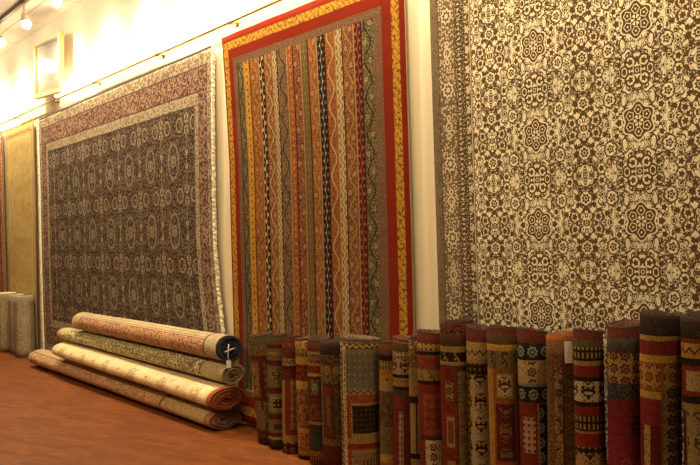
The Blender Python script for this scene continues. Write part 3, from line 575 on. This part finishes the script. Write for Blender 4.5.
# ------------------------------------------------------------------ grey beige rolls at the far left
def grey_mat(nm, sh):
    M = Mat(nm); M.tone = .85; p = M.x * .1; x = M.y; M.paint(1, (.42, .34, .22)); d, r, g = M.voro(p, x, 55, .9); n = M.noise(p, x, 30, 1.0)
    M.paint((d < .36) * (r > .4), (.26, .20, .13)); M.paint(fabs(n - .5) < .02, (.56, .46, .30))
    e = fabs(M.x + .1) ; M.paint(fabs(e - .75) < .05, (.22, .17, .11)); M.paint(mx(e > .85, fabs(x - .38) > .34), (.33, .26, .17)); M.paint(mx(e > .85, fabs(x - .38) > .34) * (d < .3), (.22, .17, .1))
    return M.finish(grain=.2, gx=p, gy=x)
for (X, y, r, L, sd, lab) in ((-12.22, -.20, .15, .80, 1, 'grey beige rolled rug standing at the far left, cut by the photo edge'), (-11.86, -.17, .12, .79, 2, 'middle roll of the small grey beige trio at the far left'), (-11.46, -.19, .15, .79, 3, 'grey beige rolled rug standing right of the far left trio')):
    face = math.atan2(-DIST - y, -X); gm = grey_mat('grey_beige_wool_%d' % sd, 0); em = plain('grey_edge_%d' % sd, (.62, .54, .40), .95, grain=.3, scale=90)
    bm = roll_mesh(L, r, r * .9, lambda a, b, w: Vector((a, b, w)), face, None, t=.012, start=PI, seed=sd, nv=8, nseg=26)
    tag(link('rolled_rug', bm, [gm, em], loc=(X, y, .001)), lab, 'rug', 'grey beige rolled rugs standing at the far left')

# ------------------------------------------------------------------ hanging rail
brass = plain('brass_rail', (.62, .42, .16), .35, .8)
rail = bpy.data.objects.new('hanging_rail', None); C.objects.link(rail); rail.location = (-7, 0, 3.205)
tag(rail, 'thin brass rail running along the wall above the hung rugs', 'rail')
bm = bmesh.new(); tube(bm, [(-9.5, -.07, 0), (9.0, -.07, 0)], .011, 10); link('rod', bm, brass, rail)
for X in (-12.05, -10.4, -9.02, -7.38, -5.98, -4.3, -2.9):
    bm = bmesh.new(); tube(bm, [(0, 0, 0), (0, -.07, 0)], .009, 8); tube(bm, [(-.012, -.07, 0), (.012, -.07, 0)], .02, 10); tube(bm, [(0, 0, 0), (0, -.008, 0)], .03, 12)
    link('bracket', bm, brass, rail, loc=(X + 7, -.0, 0))

# ------------------------------------------------------------------ wall lamps
WARM = (1.0, .90, .72)
tube_m = emit('lamp_tube_glow', WARM, 30.0); house_m = emit('lit_opal_housing', (1, .90, .72), 3.0)
for cx in (-12.7, -9.71, -6.68, -3.65):
    t = bpy.data.objects.new('wall_lamp', None); C.objects.link(t); t.location = (cx, 0, 3.245)
    tag(t, {-12.7: 'glowing white strip lamp on the wall above the tan gold rug at far left', -9.71: 'glowing white strip lamp on the wall below the framed picture', -6.68: 'glowing white strip lamp on the wall between the dark floral rug and the striped rug',
            -3.65: 'strip lamp on the wall above the gap between striped and cream rugs'}[cx], 'lamp', 'strip lamps along the rail')
    bm = bmesh.new(); w = .66
    bx(bm, -w, w, -.012, -.001, 0, .045); bx(bm, -w, w, -.028, -.001, -.004, 0)
    bx(bm, -w - .006, -w, -.065, -.001, -.004, .045); bx(bm, w, w + .006, -.065, -.001, -.004, .045); link('housing', bm, house_m, t, smooth=False)
    bm = bmesh.new(); tube(bm, [(-w + .02, -.045, .024), (w - .02, -.045, .024)], .018, 12); tag(link('lamp_tube', bm, tube_m, t), 'glowing tube')

# ------------------------------------------------------------------ ceiling track and spots
dark_m = plain('brown_track', (.20, .14, .08), .5); bulb_m = emit('spot_bulb_glow', (1, .92, .76), 105.0); sock_m = plain('white_spot', (.75, .66, .5), .4)
bm = bmesh.new(); bx(bm, -15, 2, -.585, -.545, H - .05, H - .001); tr = link('track_rail', bm, dark_m, smooth=False); tag(tr, 'brown lighting track along the ceiling in the top left corner', 'track')
SPOT = 120.0; WASH = 110.0
for k in range(13):
    X = -13.98 + k * 1.05
    t = bpy.data.objects.new('track_spotlight', None); C.objects.link(t); t.location = (X, -.565, H - .05)
    if X < -8.5: lab = {-11: 'glowing track spotlight, lowest of the three at the photo left edge', -10: 'glowing track spotlight in the middle of the three under the ceiling track', -9: 'glowing track spotlight cut by the top edge of the photo'}.get(round(X), 'track spotlight farther left along the ceiling track')
    else: lab = 'track spotlight farther right along the ceiling track'
    tag(t, lab, 'spotlight', 'spotlights on the ceiling track')
    bm = bmesh.new(); bx(bm, -.03, .03, -.018, .018, -.03, 0, bev=.004); tube(bm, [(0, 0, -.03), (0, 0, -.12)], .01, 8); link('stem', bm, sock_m, t)
    bm = bmesh.new(); tube(bm, [(0, -.01, -.11), (0, 0, -.15), (0, .012, -.19)], [.02, .035, .05], 16); link('lamp_head', bm, sock_m, t)
    bm = bmesh.new(); bmesh.ops.create_uvsphere(bm, u_segments=16, v_segments=10, radius=.048); 
    link('bulb', bm, bulb_m, t, loc=(0, .02, -.23))
    ld = bpy.data.lights.new('spot_beam', 'SPOT'); ld.energy = SPOT; ld.color = (1, .79, .47); ld.spot_size = math.radians(160); ld.spot_blend = 1.0; ld.shadow_soft_size = .05
    lo = bpy.data.objects.new('spot_beam', ld); C.objects.link(lo); lo.parent = t; lo.location = (0, .035, -.29); lo.rotation_euler = (math.radians(22), 0, 0)

fill_track = tr.copy(); C.objects.link(fill_track); fill_track.location = (0, -3.1, 0); fill_track['label'] = 'added unseen lighting track across the room, holding fill spotlights'  # added track out of view, only carries the fill spots
for k in range(5):  # unseen fill lamps, added to brighten the lower rugs
    t = bpy.data.objects.new('track_spotlight', None); C.objects.link(t); t.location = (-10.2 + k * 2.0, -3.665, H - .05)
    tag(t, 'added unseen fill spotlight across the room', 'spotlight', 'added unseen fill spotlights')
    src = [o for o in C.objects if o.name == 'track_spotlight'][0]
    for ch in [c for c in C.objects if c.parent == src and c.type == 'MESH']:
        c = ch.copy(); C.objects.link(c); c.parent = t
    ld = bpy.data.lights.new('spot_beam', 'SPOT'); ld.energy = WASH; ld.color = (1, .76, .42); ld.spot_size = math.radians(100); ld.spot_blend = .9; ld.shadow_soft_size = .06
    lo = bpy.data.objects.new('spot_beam', ld); C.objects.link(lo); lo.parent = t; lo.location = (0, .04, -.30); lo.rotation_euler = (math.radians(52), 0, 0)

# ------------------------------------------------------------------ framed picture
pr = bpy.data.objects.new('framed_picture', None); C.objects.link(pr); pr.location = (-10.37, -.13, 3.605)
pr.rotation_euler = (0, .064, -.02); tag(pr, 'gold framed picture under reflecting glass high on the wall', 'picture')
gold_m = plain('gilt_frame', (.70, .52, .24), .4, .5); mat_m = plain('cream_mount', (.62, .53, .36), .8)
w, h_ = .53, .355
bm = bmesh.new()
for (a, b, c, d) in ((-w, w, h_ - .055, h_), (-w, w, -h_, -h_ + .055), (-w, -w + .055, -h_ + .055, h_ - .055), (w - .055, w, -h_ + .055, h_ - .055)): bx(bm, a, b, -.028, .03, c, d, bev=.006)
link('frame', bm, gold_m, pr, smooth=False)
bm = bmesh.new()
for (a, b, c, d) in ((-w + .055, w - .055, h_ - .075, h_ - .055), (-w + .055, w - .055, -h_ + .055, -h_ + .075), (-w + .055, -w + .075, -h_ + .075, h_ - .075), (w - .075, w - .055, -h_ + .075, h_ - .075)): bx(bm, a, b, -.012, .012, c, d)
link('inner_moulding', bm, plain('brown_slip', (.34, .22, .10), .5), pr, smooth=False)
pm = Mat('artwork_with_glare', .7, .3, 'Object'); pm.paint(1, (.72, .66, .54)); pm.paint(pm.noise(pm.x, pm.z, 5, 3.0) * .7, (.58, .52, .42)); pm.paint((fabs(pm.x) < .3) * (fabs(pm.z) < .17) * pm.noise(pm.x, pm.z, 14, 3.0), (.5, .4, .3))  # artwork colour lightened to stand in for bright reflection in the glass
bm = bmesh.new(); bx(bm, -w + .05, w - .05, .0, .006, -h_ + .05, h_ - .05); link('artwork', bm, pm.finish(grain=0), pr, smooth=False)
for sx in (-.2, .2):
    bm = bmesh.new(); tube(bm, [(sx, .03, .2), (sx, .1285, .2)], .012, 8); link('wall_bracket', bm, gold_m, pr)
gm = bpy.data.materials.new('picture_glass'); gm.use_nodes = True; nt = gm.node_tree; nt.nodes.remove(nt.nodes['Principled BSDF'])
gl = nt.nodes.new('ShaderNodeBsdfGlossy'); gl.inputs['Roughness'].default_value = .12; tp = nt.nodes.new('ShaderNodeBsdfTransparent'); ms = nt.nodes.new('ShaderNodeMixShader'); ms.inputs[0].default_value = .3
nt.links.new(tp.outputs[0], ms.inputs[1]); nt.links.new(gl.outputs[0], ms.inputs[2]); nt.links.new(ms.outputs[0], nt.nodes['Material Output'].inputs[0])
bm = bmesh.new(); bx(bm, -w + .056, w - .056, -.008, -.005, -h_ + .056, h_ - .056); link('glass', bm, gm, pr, smooth=False)

# ------------------------------------------------------------------ world, view
wd = bpy.data.worlds.new('room_air'); bpy.context.scene.world = wd; wd.use_nodes = True
wd.node_tree.nodes['Background'].inputs[0].default_value = (1, .75, .45, 1); wd.node_tree.nodes['Background'].inputs[1].default_value = .0
vs = bpy.context.scene.view_settings; vs.view_transform = 'Standard'; vs.look = 'None'; vs.gamma = 1; vs.use_curve_mapping = False; vs.exposure = 0.0
